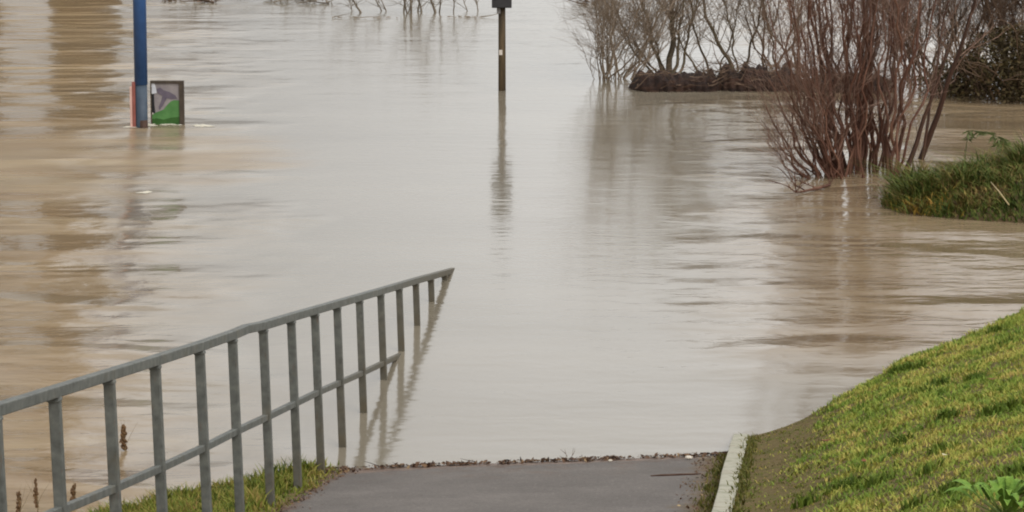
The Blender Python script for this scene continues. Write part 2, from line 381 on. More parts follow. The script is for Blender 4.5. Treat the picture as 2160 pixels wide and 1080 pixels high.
# ------------------------------------------------------------------ grassy islet
ic = (6.1, 34.0); irx, iry = 2.25, 1.3
def islet(x, y):
    q = ((x-ic[0])/irx)**2+((y-ic[1])/iry)**2
    return .42*(1-q)+.03*noise.noise(Vector((x*3, y*3, 0))) if q < 1.6 else -.2
b = MB(); P = []; K = 40
for i in range(K+1):
    for j in range(K+1):
        x = ic[0]+irx*1.25*(2*i/K-1); y = ic[1]+iry*1.25*(2*j/K-1); P.append((x, y, islet(x, y)))
b.add(P, [(i*(K+1)+j, (i+1)*(K+1)+j, (i+1)*(K+1)+j+1, i*(K+1)+j+1) for i in range(K) for j in range(K)])
tag(b.build('islet', mottled('islet_soil', lin(74, 56, 36), lin(98, 82, 50), 4, .95, .01), smooth=True), 'low brown hump of bank standing out of the flood', 'hump of ground', kind='structure')
GI = grass_mat('rank_grass', [(0, lin(54, 70, 34)), (.3, lin(74, 88, 38)), (.5, lin(96, 106, 48)), (.68, lin(110, 96, 54)), (.8, lin(112, 88, 56)), (1, lin(178, 160, 92))], 2.4, .6)
pts = []; hts = []; n = 0
while n < 26000:
    x = ic[0]+rg.uniform(-irx, irx); y = ic[1]+rg.uniform(-iry, iry); z = islet(x, y)
    if z < -.01: continue
    c2 = noise.noise(Vector((x*2.5, y*2.5, 2)))
    if rg.rand() > .6+.6*c2: continue
    back = (y-ic[1])/iry
    pts.append((x, y, z-.01)); hts.append((.07+.2*max(0, c2)+.22*max(0, back))*rg.uniform(.4, 1.7)); n += 1
tag(blades('rank_grass', pts, np.array(hts), .016, GI, 4, 1.6, tilt=(-.25, 0, 0)), 'rank green and brown grass covering the low hump at the right edge', 'grass', kind='stuff')
GY = grass_mat('yellow_grass', [(0, lin(120, 116, 50)), (.5, lin(160, 136, 62)), (1, lin(176, 132, 70))], 4, .4)
pts = []; hts = []
for k in range(420):
    p = G(1940+rr.gauss(0, 42), 452+rr.gauss(0, 12)); z = islet(p.x, p.y)
    if z > -.01: pts.append((p.x, p.y, z)); hts.append(rr.uniform(.04, .16))
tag(blades('yellow_grass', pts, np.array(hts), .015, GY, 6, 1.4), 'yellowed grass at the left tip of the low hump', 'grass', kind='stuff')
# ------------------------------------------------------------------ shrubs
def wander(p, q, bow, rnd, k=9, jit=.03):
    """stem polyline from p to q, leaving upright-ish and bowed, with a natural wobble"""
    p, q = Vector(p), Vector(q); L = (q-p).length; out = []; ph = [rnd.uniform(0, 6.3) for _ in range(4)]
    for i in range(k):
        t = i/(k-1); x = p.lerp(q, t)
        x += Vector(bow)*math.sin(math.pi*t)
        a = jit*L*math.sin(math.pi*t)**.5 if 0 < t < 1 else 0
        x += Vector((a*math.sin(ph[0]+t*9)*.6+a*math.sin(ph[1]+t*19)*.4, a*math.sin(ph[2]+t*8), a*.4*math.sin(ph[3]+t*14))); out.append(x)
    return out
def twig(mb, p, d, L, r, rnd, depth, curl, spread=.6, kids=4, n=3, up=.25):
    k = 6; pts = [p]; x = p.copy(); dd = d.normalized()
    for i in range(k-1):
        dd = (dd + Vector((rnd.gauss(0, curl), rnd.gauss(0, curl), rnd.gauss(0, curl)+up*.2))).normalized()
        x = x+dd*(L/(k-1)); pts.append(x.copy())
        if x.z < .02: break
    kk = len(pts); mb.tube(pts, [r*(1-.75*i/(kk-1)) for i in range(kk)], n, cap=False)
    if depth > 0:
        for c in range(kids):
            i = rnd.randint(1, kk-1); b0 = pts[i]
            d2 = (pts[i]-pts[i-1]).normalized() + Vector((rnd.gauss(0, spread), rnd.gauss(0, spread), rnd.gauss(0, spread*.6)+up))
            twig(mb, b0, d2, L*rnd.uniform(.4, .75), r*.6, rnd, depth-1, curl, spread, kids, n, up)
def bark(name, c1, c2, c3, tint=.5):
    m = NT(name); f = m.rng(m.noise(6, 4, .7, stretch=(1, 1, .3)), .3, .7)
    oi = m.n('ShaderNodeObjectInfo'); q = m.ma('FRACT', m.ma('ADD', m.island(), oi.outputs['Random'])); f = m.ma('ADD', m.ma('MULTIPLY', f, 1-tint), m.ma('MULTIPLY', q, tint))
    m.col(m.ramp(f, [(0, c1), (.5, c2), (1, c3)])).rough(.75).bump(m.noise(40, 3, .7), .004); return m.m
RED = bark('red_brown_bark', lin(58, 36, 26), lin(98, 62, 46), lin(140, 102, 82))
REDT = bark('reddish_twigs', lin(88, 60, 48), lin(130, 100, 84), lin(168, 142, 124))
OLV = bark('olive_bark', lin(62, 52, 36), lin(88, 76, 54), lin(112, 100, 76))
GRY = bark('grey_twigs', lin(96, 82, 64), lin(132, 114, 94), lin(166, 148, 130))
DRK2 = bark('dark_bark', lin(50, 30, 18), lin(74, 46, 30), lin(92, 62, 44))
DRK = bark('dark_twigs', lin(72, 54, 40), lin(102, 80, 62), lin(134, 110, 90))
def shrub(name, label, cat, base, Yb, stems, barkm, twigm, seed, sub=7, tl=.5, tr=.005, depth=1, group=None, kids=3, up=.25, sp=.6, bend=.10, tail=True, n=6, t0=.2, jit=.03):
    """stems: (base px, base py, top px, top py, radius, depth offset of top) measured at depth Yb"""
    rnd = random.Random(seed); root = thing(name, V(base[0], base[1], Yb), label, cat, group)
    root.location.z = 0
    tw = MB()
    for s in stems:
        bx, by, tx, ty, r, dy = s[:6]
        p = G(bx, by, -.15) if by > 0 else V(bx, by, Yb); q = V(tx, ty, p.y+dy)
        out = Vector((q.x-p.x, dy*.5, 0))
        pts = wander(p, q, out*rnd.uniform(-.02, bend)+Vector((0, 0, -abs(out.x)*.12)), rnd, 12, jit)
        if tail and s[3] < 45:                                          # carry on above the picture
            d = (pts[-1]-pts[-3]).normalized(); L = tail if tail is not True else rnd.uniform(1.0, 1.8)
            for i in range(4): d = (d+Vector((rnd.gauss(0, .12), rnd.gauss(0, .12), .1))).normalized(); pts.append(pts[-1]+d*L/4)
        k = len(pts); mb = MB(); rad = [r*(1-.72*i/(k-1))*(1.15 if i == 0 else 1) for i in range(k)]
        mb.tube(pts, rad, n); mb.build('stem', barkm, root, smooth=True)
        for c in range(sub if s[3] < 45 else max(5, int(sub*.45))):
            t = rnd.uniform(t0, 1)**.8; i = min(int(t*(k-1)), k-2); x = pts[i].lerp(pts[i+1], t*(k-1)-i)
            if x.z < .02: continue
            d = (pts[i+1]-pts[i]).normalized()+Vector((rnd.gauss(0, sp), rnd.gauss(0, sp), rnd.gauss(0, .2)+up*.5))
            twig(tw, x, d, tl*rnd.uniform(.5, 1.5), max(tr, rad[i]*.3)*rnd.uniform(.7, 1.1), rnd, depth, .16, sp*.8, kids, 3, up)
    tw.build('twigs', twigm, root)
    return root
rs = random.Random(21)
# the big red-stemmed shrub
Ym = G(1820, 400).y
st = []
for i in range(46):
    t = (i+.5)/46; bx = 1748+145*t+rs.uniform(-10, 10); by = 404-18*math.sin(t*3.1)+rs.uniform(-10, 8)
    q = (t-.5)*2; tx = 1830+(225 if q < 0 else 120)*q*abs(q)**.3+rs.uniform(-40, 34)
    st.append((bx, by, tx, rs.uniform(-30, 20), rs.uniform(.009, .026), rs.uniform(-.8, .8)))
for i in range(9): st.append((1775+rs.uniform(0, 55), 399+rs.uniform(-6, 6), 1800+rs.uniform(-70, 60), rs.uniform(-30, 10), rs.uniform(.014, .028), rs.uniform(-.5, .5)))
for i in range(22):
    t = rs.random(); st.append((1742+50*rs.random(), 400+rs.uniform(-8, 6), 1625+100*t+rs.uniform(-15, 15), 320-240*t+rs.uniform(-50, 50), rs.uniform(.007, .017), rs.uniform(-.6, .5)))
for a_ in [(1742, 396, 1612, 215, .016, -.2), (1745, 400, 1622, 168, .020, .1), (1750, 398, 1640, 262, .015, -.4), (1741, 402, 1618, 300, .012, -.1), (1752, 396, 1665, 130, .024, .3), (1760, 400, 1690, 60, .026, .0),
           (1738, 404, 1650, 345, .010, -.3), (1744, 398, 1606, 252, .011, .2), (1748, 400, 1660, 205, .018, .4), (1756, 400, 1700, 150, .02, -.3)]:
    st.append(a_)
main = shrub('shrub', 'large red brown bare shrub fanning up from the flood beside the grassy hump', 'shrub', (1820, 400), Ym, st, RED, REDT, 5, sub=17, tl=.45, tr=.0040, depth=1, kids=5, sp=.6, bend=.16, t0=.12, jit=.042)
# two leaning stems at its right
shrub('sapling', 'pair of dark leaning stems rising from the hump just right of the big shrub', 'sapling', (1930, 365), G(1925, 375).y,
      [(1896, 400, 2002, 95, .034, .2), (1932, 362, 2056, 5, .038, -.2), (1940, 366, 1990, 40, .02, .3)], DRK2, REDT, 8, sub=12, tl=.5, tr=.005, sp=.5, bend=.02, jit=.007)
# driftwood branch lying at its foot
b = MB(); rr = random.Random(2)
pts = [G(x, y, .02) for x, y in [(1680, 406), (1700, 402), (1724, 397), (1750, 390)]]; b.tube(pts, [.006, .012, .016, .018], 6)
for i in range(7): twig(b, pts[rr.randint(0, 3)], Vector((rr.uniform(-1, .2), rr.uniform(-.5, .5), .4)), .3, .009, rr, 1, .15, .6, 3, 3)
tag(b.build('fallen_branch', RED), 'dead twiggy branch lying on the water at the foot of the big red shrub', 'branch')
# grey shrubs standing in the water behind
Yg = G(1400, 190).y
st = [(1285+rs.uniform(-35, 45), 190+rs.uniform(-4, 4), 1285+rs.uniform(-30, 130), rs.uniform(-20, 110), rs.uniform(.008, .015), rs.uniform(-.8, .6)) for _ in range(26)]
st += [(1262, 190, 1246, 140, .008, 0), (1270, 191, 1256, 95, .008, -.3), (1280, 190, 1300, 30, .012, .2)]
shrub('shrub', 'pale grey bare shrub with fine arching twigs at the left end of the dead wood', 'shrub', (1300, 190), Yg, st, GRY, GRY, 31, sub=24, tl=.45, tr=.0042, depth=1, kids=4, sp=.6, up=.1)
st = [(1408, 178, 1345, -20, .032, .2), (1412, 176, 1420, -25, .05, 0), (1416, 176, 1372, 60, .02, -.5), (1425, 176, 1470, -10, .022, .5), (1404, 178, 1330, 70, .022, -.3), (1399, 179, 1295, 10, .02, .2), (1418, 176, 1440, 20, .028, .4)]
shrub('shrub', 'olive barked shrub with thick knotted trunks behind the middle of the dead wood', 'shrub', (1410, 176), Yg+1.2, st, OLV, GRY, 32, sub=44, tl=.7, tr=.006, depth=2, kids=3, sp=.7)
st = [(1490, 172, 1425, 60, .022, 0), (1560, 168, 1475, -25, .034, .3), (1566, 166, 1610, -20, .02, .2), (1500, 170, 1452, -10, .02, -.2), (1562, 168, 1530, 10, .016, -.3), (1510, 170, 1560, 5, .014, .5)]
shrub('shrub', 'open shrub with thin leaning trunks in front of bright water', 'shrub', (1530, 168), Yg+1.8, st, OLV, GRY, 33, sub=40, tl=.6, tr=.005, depth=2, kids=2, sp=.7)
st = [(1640+rs.uniform(-40, 60), 165+rs.uniform(-4, 4), 1650+rs.uniform(-90, 80), rs.uniform(-20, 50), rs.uniform(.010, .024), rs.uniform(-.6, .8)) for _ in range(11)]
shrub('shrub', 'thin brown shrub half hidden behind the left side of the big red shrub', 'shrub', (1640, 165), Yg+1.6, st, DRK, GRY, 34, sub=34, tl=.5, tr=.005, depth=1, kids=3, sp=.6)
st = [(1960+rs.uniform(-90, 90), 196+rs.uniform(-6, 6), 1975+rs.uniform(-120, 130), rs.uniform(-30, 60), rs.uniform(.010, .022), rs.uniform(-.8, .8)) for _ in range(26)]
shrub('shrub', 'dense brown twiggy thicket between the big red shrub and the dark bramble', 'thicket', (1960, 196), Yg, st, DRK, DRK, 35, sub=28, tl=.55, tr=.005, depth=2, kids=3, sp=.6)
st = [(2150+rs.uniform(-90, 190), 205+rs.uniform(-6, 6), 2150+rs.uniform(-120, 230), rs.uniform(-50, 20), rs.uniform(.012, .026), rs.uniform(-.8, .8)) for _ in range(30)]
shrub('shrub', 'tall brown thicket rising over the dark bramble at the right edge', 'thicket', (2150, 205), Yg+.6, st, DRK, DRK, 36, sub=34, tl=.6, tr=.006, depth=2, kids=3, sp=.6, tail=2.2)
# bramble: leafy dark clump at the right edge
LF = grass_mat('bramble_leaves', [(0, lin(44, 36, 24)), (.35, lin(66, 56, 38)), (.6, lin(80, 72, 46)), (.85, lin(104, 84, 60)), (1, lin(128, 104, 80))], 2.0, .5)
def leafy(name, label, cat, cen, rad, n, size, leafm, stemm, seed):
    rnd = random.Random(seed); root = thing(name, (cen[0], cen[1], 0), label, cat); lb = MB(); sb = MB()
    for i in range(n):
        while True:
            x, y, z = rnd.uniform(-1, 1), rnd.uniform(-1, 1), rnd.uniform(0, 1)
            q = x*x+y*y+z*z
            if q < 1 and noise.noise(Vector((x*2.6+seed, y*2.6, z*2.6))) > -.18-.3*(1-q): break
        p = Vector((cen[0]+x*rad[0], cen[1]+y*rad[1], .03+z*rad[2])); s_ = size*rnd.uniform(.5, 1.3)
        a = Vector((rnd.gauss(0, 1), rnd.gauss(0, 1), rnd.gauss(0, .7))).normalized(); c_ = a.cross(Vector((rnd.gauss(0, 1), rnd.gauss(0, 1), rnd.gauss(0, 1)))).normalized()
        lb.add([p-a*s_, p+c_*s_*.45, p+a*s_, p-c_*s_*.45], [(0, 1, 2, 3)])
    for i in range(60):
        g = rnd.uniform(0, 6.28); q = rnd.uniform(0, .6)
        p = Vector((cen[0]+math.cos(g)*q*rad[0], cen[1]+math.sin(g)*q*rad[1], -.1))
        twig(sb, p, Vector((math.cos(g)*.7, math.sin(g)*.7, 1)), rad[2]*rnd.uniform(.9, 1.3), .012, rnd, 1, .16, .5, 4, 4, .1)
    lb.build('leaves', leafm, root); sb.build('stems', stemm, root); return root
Yd = G(2130, 222).y+.8
leafy('bramble', 'dark brown green bramble clump above the water at the right edge', 'bramble', (V(2150, 200, Yd).x, Yd), (1.05, .8, .95), 10000, .032, LF, DRK, 3)
leafy('bramble', 'lower sparse bramble between the brown thicket and the dark bramble clump', 'bramble', (V(2010, 205, Yd+.3).x, Yd+.3), (.55, .6, .5), 1300, .028, LF, DRK, 4)
# ------------------------------------------------------------------ dead wood raft
DM = NT('dead_wood'); f = DM.rng(DM.noise(7, 5, .7, stretch=(.5, .5, 2)), .3, .7)
DM.col(DM.ramp(f, [(0, lin(28, 16, 10)), (.5, lin(48, 29, 19)), (1, lin(76, 50, 35))])).rough(.9).bump(DM.noise(18, 5, .7), .04); DM = DM.m
def lump(name, label, px0, px1, py, hpx, Y, seed, cat, dep=.45):
    rnd = random.Random(seed); b = MB(); K = 110; J = 14; p0 = G(px0, py); p1 = G(px1, py); P = []
    hh = hpx*Y/FP
    for i in range(K+1):
        t = i/K; x = p0.lerp(p1, t); e = min(1, 6*t, 6*(1-t))**.6
        hz = hh*e*(.72+.5*noise.noise(Vector((t*5+seed, 1, 0)))+.28*noise.noise(Vector((t*15, seed, 0))))
        for j in range(J+1):
            a = math.pi*j/J; nn = 1+.2*noise.noise(Vector((t*22, a*2.5, seed)))
            P.append((x.x, x.y+dep-math.cos(a)*dep*e*nn, -.05+(hz+.05)*math.sin(a)**.7*nn))
    b.add(P, [(i*(J+1)+j, (i+1)*(J+1)+j, (i+1)*(J+1)+j+1, i*(J+1)+j+1) for i in range(K) for j in range(J)])
    o = thing(name, (p0.lerp(p1, .5).x, p0.y+dep, 0), label, cat)
    b.build('mass', DM, o, smooth=True)
    s_ = MB()
    for k in range(130):
        t = rnd.uniform(.03, .97); x = p0.lerp(p1, t); z = rnd.uniform(.0, hh*.9)
        p = Vector((x.x, x.y+rnd.uniform(-.02, dep), z+.01)); d = Vector((rnd.uniform(-1, 1), rnd.uniform(-.3, .3), rnd.uniform(-.12, .3)))
        twig(s_, p, d, rnd.uniform(.1, .5), rnd.uniform(.003, .009), rnd, 0, .12)
    s_.build('sticks', DRK, o); return o
lump('dead_wood', 'long low dark brown raft of dead wood lying in the water', 1328, 1540, 194, 46, G(1400, 194).y, 2, 'dead wood')
lump('dead_wood', 'taller humped reddish brown heap of dead wood left of the big shrub', 1505, 1700, 193, 60, G(1600, 193).y, 6, 'dead wood')
lump('dead_wood', 'short brown heap of dead wood glimpsed behind the big red shrub', 1690, 1900, 196, 44, G(1700, 196).y, 9, 'dead wood')
# ------------------------------------------------------------------ far twigs along the top edge
def fartwigs(label, items, seed, hb=None, name='bush'):
    rnd = random.Random(seed); y0 = items[0][1]; Y = G(items[0][0], y0).y
    root = thing(name, G(items[0][0], y0), label, 'bush'); tw = MB()
    for bx, by, tx, ty, r in items:
        p = G(bx, by, -.1); q = V(tx, ty, p.y+rnd.uniform(-.3, .3)); pts = wander(p, q, (0, 0, 0), rnd, 7, .015)
        d = (pts[-1]-pts[-2]).normalized(); 
        for _ in range(4): d = (d+Vector((rnd.gauss(0, .2), rnd.gauss(0, .2), .05))).normalized(); pts.append(pts[-1]+d*.25)
        mb = MB(); k = len(pts); mb.tube(pts, [r*(1-.7*i/(k-1)) for i in range(k)], 5); mb.build('stem', FAR, root, smooth=True)
        for c in range(8):
            i = rnd.randint(2, k-2); twig(tw, pts[i], (pts[i+1]-pts[i]).normalized()+Vector((rnd.gauss(0, .6), rnd.gauss(0, .6), rnd.gauss(0, .5))), .45, .006, rnd, 1, .2, .6, 3, 3, .05)
    if hb:
        for x0, x1, y in hb:
            
            for k in range(16):
                x = rnd.uniform(x0, x1-10); a_ = G(x, y+rnd.uniform(-2, 1.5), .015); twig(tw, a_, Vector((1, rnd.uniform(-.3, .3), 0)), rnd.uniform(.15, .5), rnd.uniform(.006, .016), rnd, 0, .05, up=0)
    tw.build('twigs', FAR, root); return root
FAR = bark('weathered_twigs', lin(98, 88, 72), lin(124, 112, 96), lin(148, 136, 122))
fartwigs('thin leaning stems of a drowned bush at the top edge, left of the others', [(768, 38, 742, -4, .022), (812, 36, 790, -5, .014), (745, 36, 735, -8, .01), (820, 36, 800, -10, .012)], 1, [(700, 850, 37)])
fartwigs('dense upright clump of drowned stems at the middle of the top edge', [(850, 40, 855, -5, .02), (858, 39, 872, -6, .016), (868, 40, 866, -8, .022), (880, 38, 885, -5, .018), (893, 38, 882, -6, .02), (862, 40, 850, -6, .016)], 2)
fartwigs('drowned bush with a branch lying flat on the water left of the dark box', [(922, 38, 908, -4, .028), (926, 37, 930, -6, .016), (957, 36, 958, -8, .012), (1010, 36, 1004, -8, .012), (990, 36, 975, -8, .01)], 3, [(918, 1040, 36)])
# debris floating at the top edge, left
def floating(label, px0, px1, py, seed, mat, nn=26):
    rnd = random.Random(seed); b = MB()
    for k in range(nn):
        p = G(rnd.uniform(px0, px1), py+rnd.uniform(-6, 5), .015); twig(b, p, Vector((rnd.uniform(-1, 1), rnd.uniform(-.5, .5), rnd.uniform(0, .25))), rnd.uniform(.25, .8), rnd.uniform(.008, .02), rnd, 1, .15, .5, 2, 3, .05)
    return tag(b.build('floating_branches', mat), label, 'branches')
floating('brown tangle of floating branches at the top edge right of the blue pole', 340, 460, 0, 1, DRK)
floating('second floating tangle at the top edge between the blue pole and the drowned bushes', 560, 700, 2, 2, FAR, 30)
floating('brown tangle of branches at the top edge just left of the grey shrubs', 1235, 1275, 4, 3, DRK, 16)
# ------------------------------------------------------------------ timber post with dark box
WD = NT('weathered_timber'); f = WD.rng(WD.noise(9, 5, .7, stretch=(1, 1, .12)), .3, .7)
WD.col(WD.ramp(f, [(0, lin(48, 38, 24)), (.5, lin(76, 62, 40)), (1, lin(102, 84, 58))])).rough(.8).bump(WD.noise(30, 4, .7, stretch=(1, 1, .1)), .01); WD = WD.m
BK = mottled('black_metal', lin(34, 33, 34), lin(56, 54, 56), 9, .5, .001)
PALE = mottled('pale_tag', lin(196, 184, 170), lin(220, 210, 198), 20, .6, 0)
pb = G(1059, 191); Yp = pb.y; mpp = Yp/FP
root = thing('marker_post', pb, 'slim brown timber post with a dark box on top standing alone in the flood', 'post')
b = MB(); b.tube([pb+Vector((0, 0, -.5)), pb+Vector((0, 0, .5)), pb+Vector((-.003, 0, 1.75))], [.053, .050, .047], 12); b.build('post', WD, root, smooth=True)
bz = V(1058, 15, Yp).z
b = MB(); b.box((pb.x-.003, pb.y-.03, bz+.21), .265, .22, .42); b.box((pb.x-.003, pb.y-.03, bz+.44), .31, .26, .04)
b.build('box', BK, root, bevel=.01)
b = MB(); b.box((pb.x-.045, pb.y-.075, bz-.03), .05, .04, .10); b.build('bracket', mottled('bracket_steel', lin(110, 106, 104), lin(140, 136, 132), 20), root, bevel=.003)
b = MB(); tz = V(1056, 110, Yp).z; b.box((pb.x-.018, pb.y-.048, tz), .045, .012, .07); b.build('tag', PALE, root, bevel=.003)
# ------------------------------------------------------------------ blue pole
BLU = mottled('blue_paint', lin(42, 78, 128), lin(52, 90, 142), 6, .45, 0)
BLD = mottled('worn_blue_paint', lin(52, 66, 82), lin(70, 84, 98), 9, .6, 0)
REDP = mottled('red_paint', lin(128, 72, 62), lin(158, 92, 82), 8, .6, 0)
PINK = mottled('faded_red_paint', lin(206, 164, 152), lin(224, 186, 174), 8, .6, 0)
p0 = G(298, 268); Yb = p0.y
root = thing('sign_pole', p0, 'tall blue painted pole with a faded red board fixed to its left side', 'pole')
m1 = Yb/FP; x0 = V(297, 150, Yb).x
b = MB(); b.tube([Vector((x0, Yb, -.5)), Vector((x0, Yb, V(0, 178, Yb).z))], [.074, .074], 20, cap=True); b.build('pole_base', BLD, root, smooth=True)
b = MB(); b.tube([Vector((x0, Yb, V(0, 178, Yb).z)), Vector((x0, Yb, 3.2))], [.081, .081], 20); b.build('pole', BLU, root, smooth=True)
b = MB(); zt = V(0, 172, Yb).z
b.box((x0-.088, Yb-.02, zt/2-.1), .042, .05, zt+.2); b.build('red_board', REDP, root, bevel=.004)
b = MB(); b.box((x0-.122, Yb-.025, zt/2-.13), .026, .04, zt+.14); b.build('board_edge', PINK, root, bevel=.003)
b = MB(); b.tube([Vector((x0+.03, Yb-.05, -.1)), Vector((x0+.03, Yb-.05, .09))], [.055, .05], 10); b.build('foot_collar', mottled('rusty_collar', lin(58, 40, 32), lin(84, 60, 48), 12), root, smooth=True)
# ------------------------------------------------------------------ framed picture board
Yf = Yb+.25
tl_, tr_, bl_, br_ = V(317, 170, Yf), V(388, 170, Yf), V(317, 259, Yf), V(388, 259, Yf)
root = thing('picture_board', ((bl_.x+br_.x)/2, Yf, 0), 'small framed board with a green and grey picture half drowned beside the blue pole', 'board')
xl, xr, zb, zt = tl_.x, tr_.x, -.12, tl_.z
FR = mottled('dark_frame', lin(58, 48, 38), lin(82, 70, 56), 10, .6, 0)
b = MB(); b.box(((xl+xr)/2, Yf, zt-.015), xr-xl, .06, .03); b.box((xr-.03, Yf, (zt+zb)/2-.016), .06, .059, zt-zb-.03); b.box((xl+.008, Yf, (zt+zb)/2-.016), .016, .059, zt-zb-.03)
b.build('frame', FR, root, bevel=.004)
PM = [mottled('print_grey', lin(138, 130, 132), lin(158, 150, 148), 12, .5, 0), mottled('print_purple', lin(92, 84, 98), lin(112, 102, 114), 14, .5, 0), mottled('print_green', lin(72, 122, 62), lin(90, 140, 76), 9, .5, 0),
      mottled('print_dark_green', lin(34, 76, 20), lin(52, 98, 34), 9, .5, 0), mottled('print_black', lin(18, 20, 24), lin(26, 28, 32), 9, .5, 0), mottled('print_white', lin(206, 208, 214), lin(220, 222, 226), 9, .5, 0)]
b = MB()
def poly(pp, k, mi):
    vs = [V(x, y, Yf) for x, y in pp]; vs = [Vector((q.x, Yf-.006-.0015*k, q.z)) for q in vs]
    b.add(vs, [tuple(range(len(vs)))], mi)
x_, X_ = 319, 379
b.box(((V(x_, 0, Yf).x+V(X_, 0, Yf).x)/2, Yf+.002, (zt-.03+zb)/2), V(X_, 0, Yf).x-V(x_, 0, Yf).x, .01, zt-.03-zb, None, 0)
poly([(x_, 280), (x_, 243), (330, 237), (345, 231), (352, 222), (360, 214), (368, 211), (X_, 212), (X_, 280)], 1, 2)
poly([(x_, 280), (x_, 252), (330, 249), (345, 252), (360, 248), (X_, 246), (X_, 280)], 2, 3)
poly([(330, 188), (338, 184), (345, 190), (358, 194), (370, 201), (374, 208), (362, 209), (352, 207), (344, 222), (337, 232), (335, 226), (341, 210), (343, 202), (334, 197)], 3, 1)
poly([(317, 198), (325, 197), (326, 222), (328, 238), (321, 237), (318, 215)], 4, 4)
poly([(319, 176), (325, 172), (329, 184), (331, 196), (321, 198), (319, 190)], 5, 5)
b.build('picture', PM, root)
# ------------------------------------------------------------------ foam where the current breaks
FO = mottled('foam', lin(206, 196, 172), lin(226, 220, 204), 25, .7, .004)
b = MB(); rr = random.Random(12)
def foam(px, py, n, sx, sy):
    for _ in range(n):
        c0 = G(px+rr.gauss(0, sx), py+rr.gauss(0, sy), .004+.0001*rr.random()); r_ = rr.uniform(.012, .045); k = 9
        pp = [(c0.x+math.cos(6.283*i/k)*r_*rr.uniform(.6, 1.5)*1.6, c0.y+math.sin(6.283*i/k)*r_*rr.uniform(.7, 1.3), .004) for i in range(k)]
        b.add(pp+[(c0.x, c0.y, .012)], [(i, (i+1) % k, k) for i in range(k)])
for a_ in [(428, 265, 16, 8, 1), (318, 263, 14, 5, 1.2), (350, 262, 16, 15, 1), (282, 268, 8, 5, 1), (310, 405, 4, 6, 2)]: foam(*a_)
tag(b.build('foam', FO, smooth=True), 'pale flecks of foam on the flood water', 'foam', kind='stuff')
# ------------------------------------------------------------------ flood debris line along the water's edge
LM = NT('leaf_litter'); LM.col(LM.ramp(LM.island(), [(0, lin(48, 34, 24)), (.4, lin(82, 56, 38)), (.7, lin(98, 70, 48)), (.93, lin(124, 96, 66)), (1, lin(170, 148, 110))])).rough(.8); LM = LM.m
b = MB(); rr = random.Random(5)
def chip(p, s_, flat=.5):
    a = Vector((rr.gauss(0, 1), rr.gauss(0, 1), rr.gauss(0, flat))).normalized(); c_ = a.cross(Vector((rr.gauss(0, .4), rr.gauss(0, .4), 1))).normalized()
    b.add([p-a*s_, p+c_*s_*.5, p+a*s_, p-c_*s_*.5+Vector((0, 0, s_*.2))], [(0, 1, 2), (0, 2, 3)])
for k in range(3000):
    v = rr.uniform(PL-.25, vk); u = u1 + CF*(v-v1)/S
    if noise.noise(Vector((v*5, 3, 0)))+.6*noise.noise(Vector((v*17, 1, 0))) < rr.uniform(-.5, .35): continue
    off = abs(rr.gauss(0, .05)) * (1.0+3.0*max(0, .8-v)) ; u -= off*(1+.8*noise.noise(Vector((v*3, 0, 0)))) - .03
    z = max(ramp(u, v), 0)+.008; chip(W(u, v, z+rr.uniform(0, .012)), rr.choice((.005, .008, .012, .024))*rr.uniform(.7, 1.3))
for k in range(900):
    v = vk+rr.uniform(-.28, 0)*rr.random()**.3; u = rr.uniform(-11, uk-.7); chip(W(u, v, max(ramp(u, v), 0)+.008), rr.uniform(.005, .016))
for k in range(500):
    v = PL+abs(rr.gauss(0, .07)); u = rr.uniform(-9, u1); chip(W(u, v, max(ramp(u, v), 0)+.008), rr.uniform(.005, .016))
for k in range(60):
    v = rr.uniform(PL, vk); u = u1 + CF*(v-v1)/S - abs(rr.gauss(0, .05)); p = W(u, v, .02)
    twig(b, p, Vector((rr.uniform(-1, 1), rr.uniform(-.4, .4), 0)), rr.uniform(.05, .16), .004, rr, 0, .04, up=0)
tag(b.build('flood_debris', LM), 'line of dead leaves, silt and twigs left along the edge of the water on the ramp', 'debris', kind='stuff')
# small pale stones caught in it
SM = mottled('pale_stone', lin(196, 184, 166), lin(222, 214, 200), 30, .8, .001)
def blob(px, py, r_, name, mat, label, cat, group=None, seed=0, flat=.6, bank=False):
    rnd = random.Random(seed); p = on_bank(px, py) if bank else G(px, py, .03); b = MB(); P = []; Kk, J = 8, 5
    if not bank: u, v = uv(p); p.z = max(ramp(u, v), 0)+.006
    for j in range(J+1):
        for i in range(Kk):
            a_ = 2*math.pi*i/Kk; t = math.pi*j/J; q = r_*(1+.25*noise.noise(Vector((math.cos(a_)*2, math.sin(a_)*2, t+seed))))
            P.append((p.x+q*math.sin(t)*math.cos(a_)*1.3, p.y+q*math.sin(t)*math.sin(a_), p.z+r_*flat+q*flat*math.cos(t)))
    b.add(P, [(j*Kk+i, j*Kk+(i+1) % Kk, (j+1)*Kk+(i+1) % Kk, (j+1)*Kk+i) for j in range(J) for i in range(Kk)])
    return tag(b.build(name, mat, smooth=True), label, cat, group)
blob(1453, 972, .022, 'stone', SM, 'white pebble at the water line near the kerb, larger of the two', 'stone', seed=1)
blob(1287, 975, .013, 'stone', SM, 'small white pebble on the debris line left of the larger pebble', 'stone', seed=2)
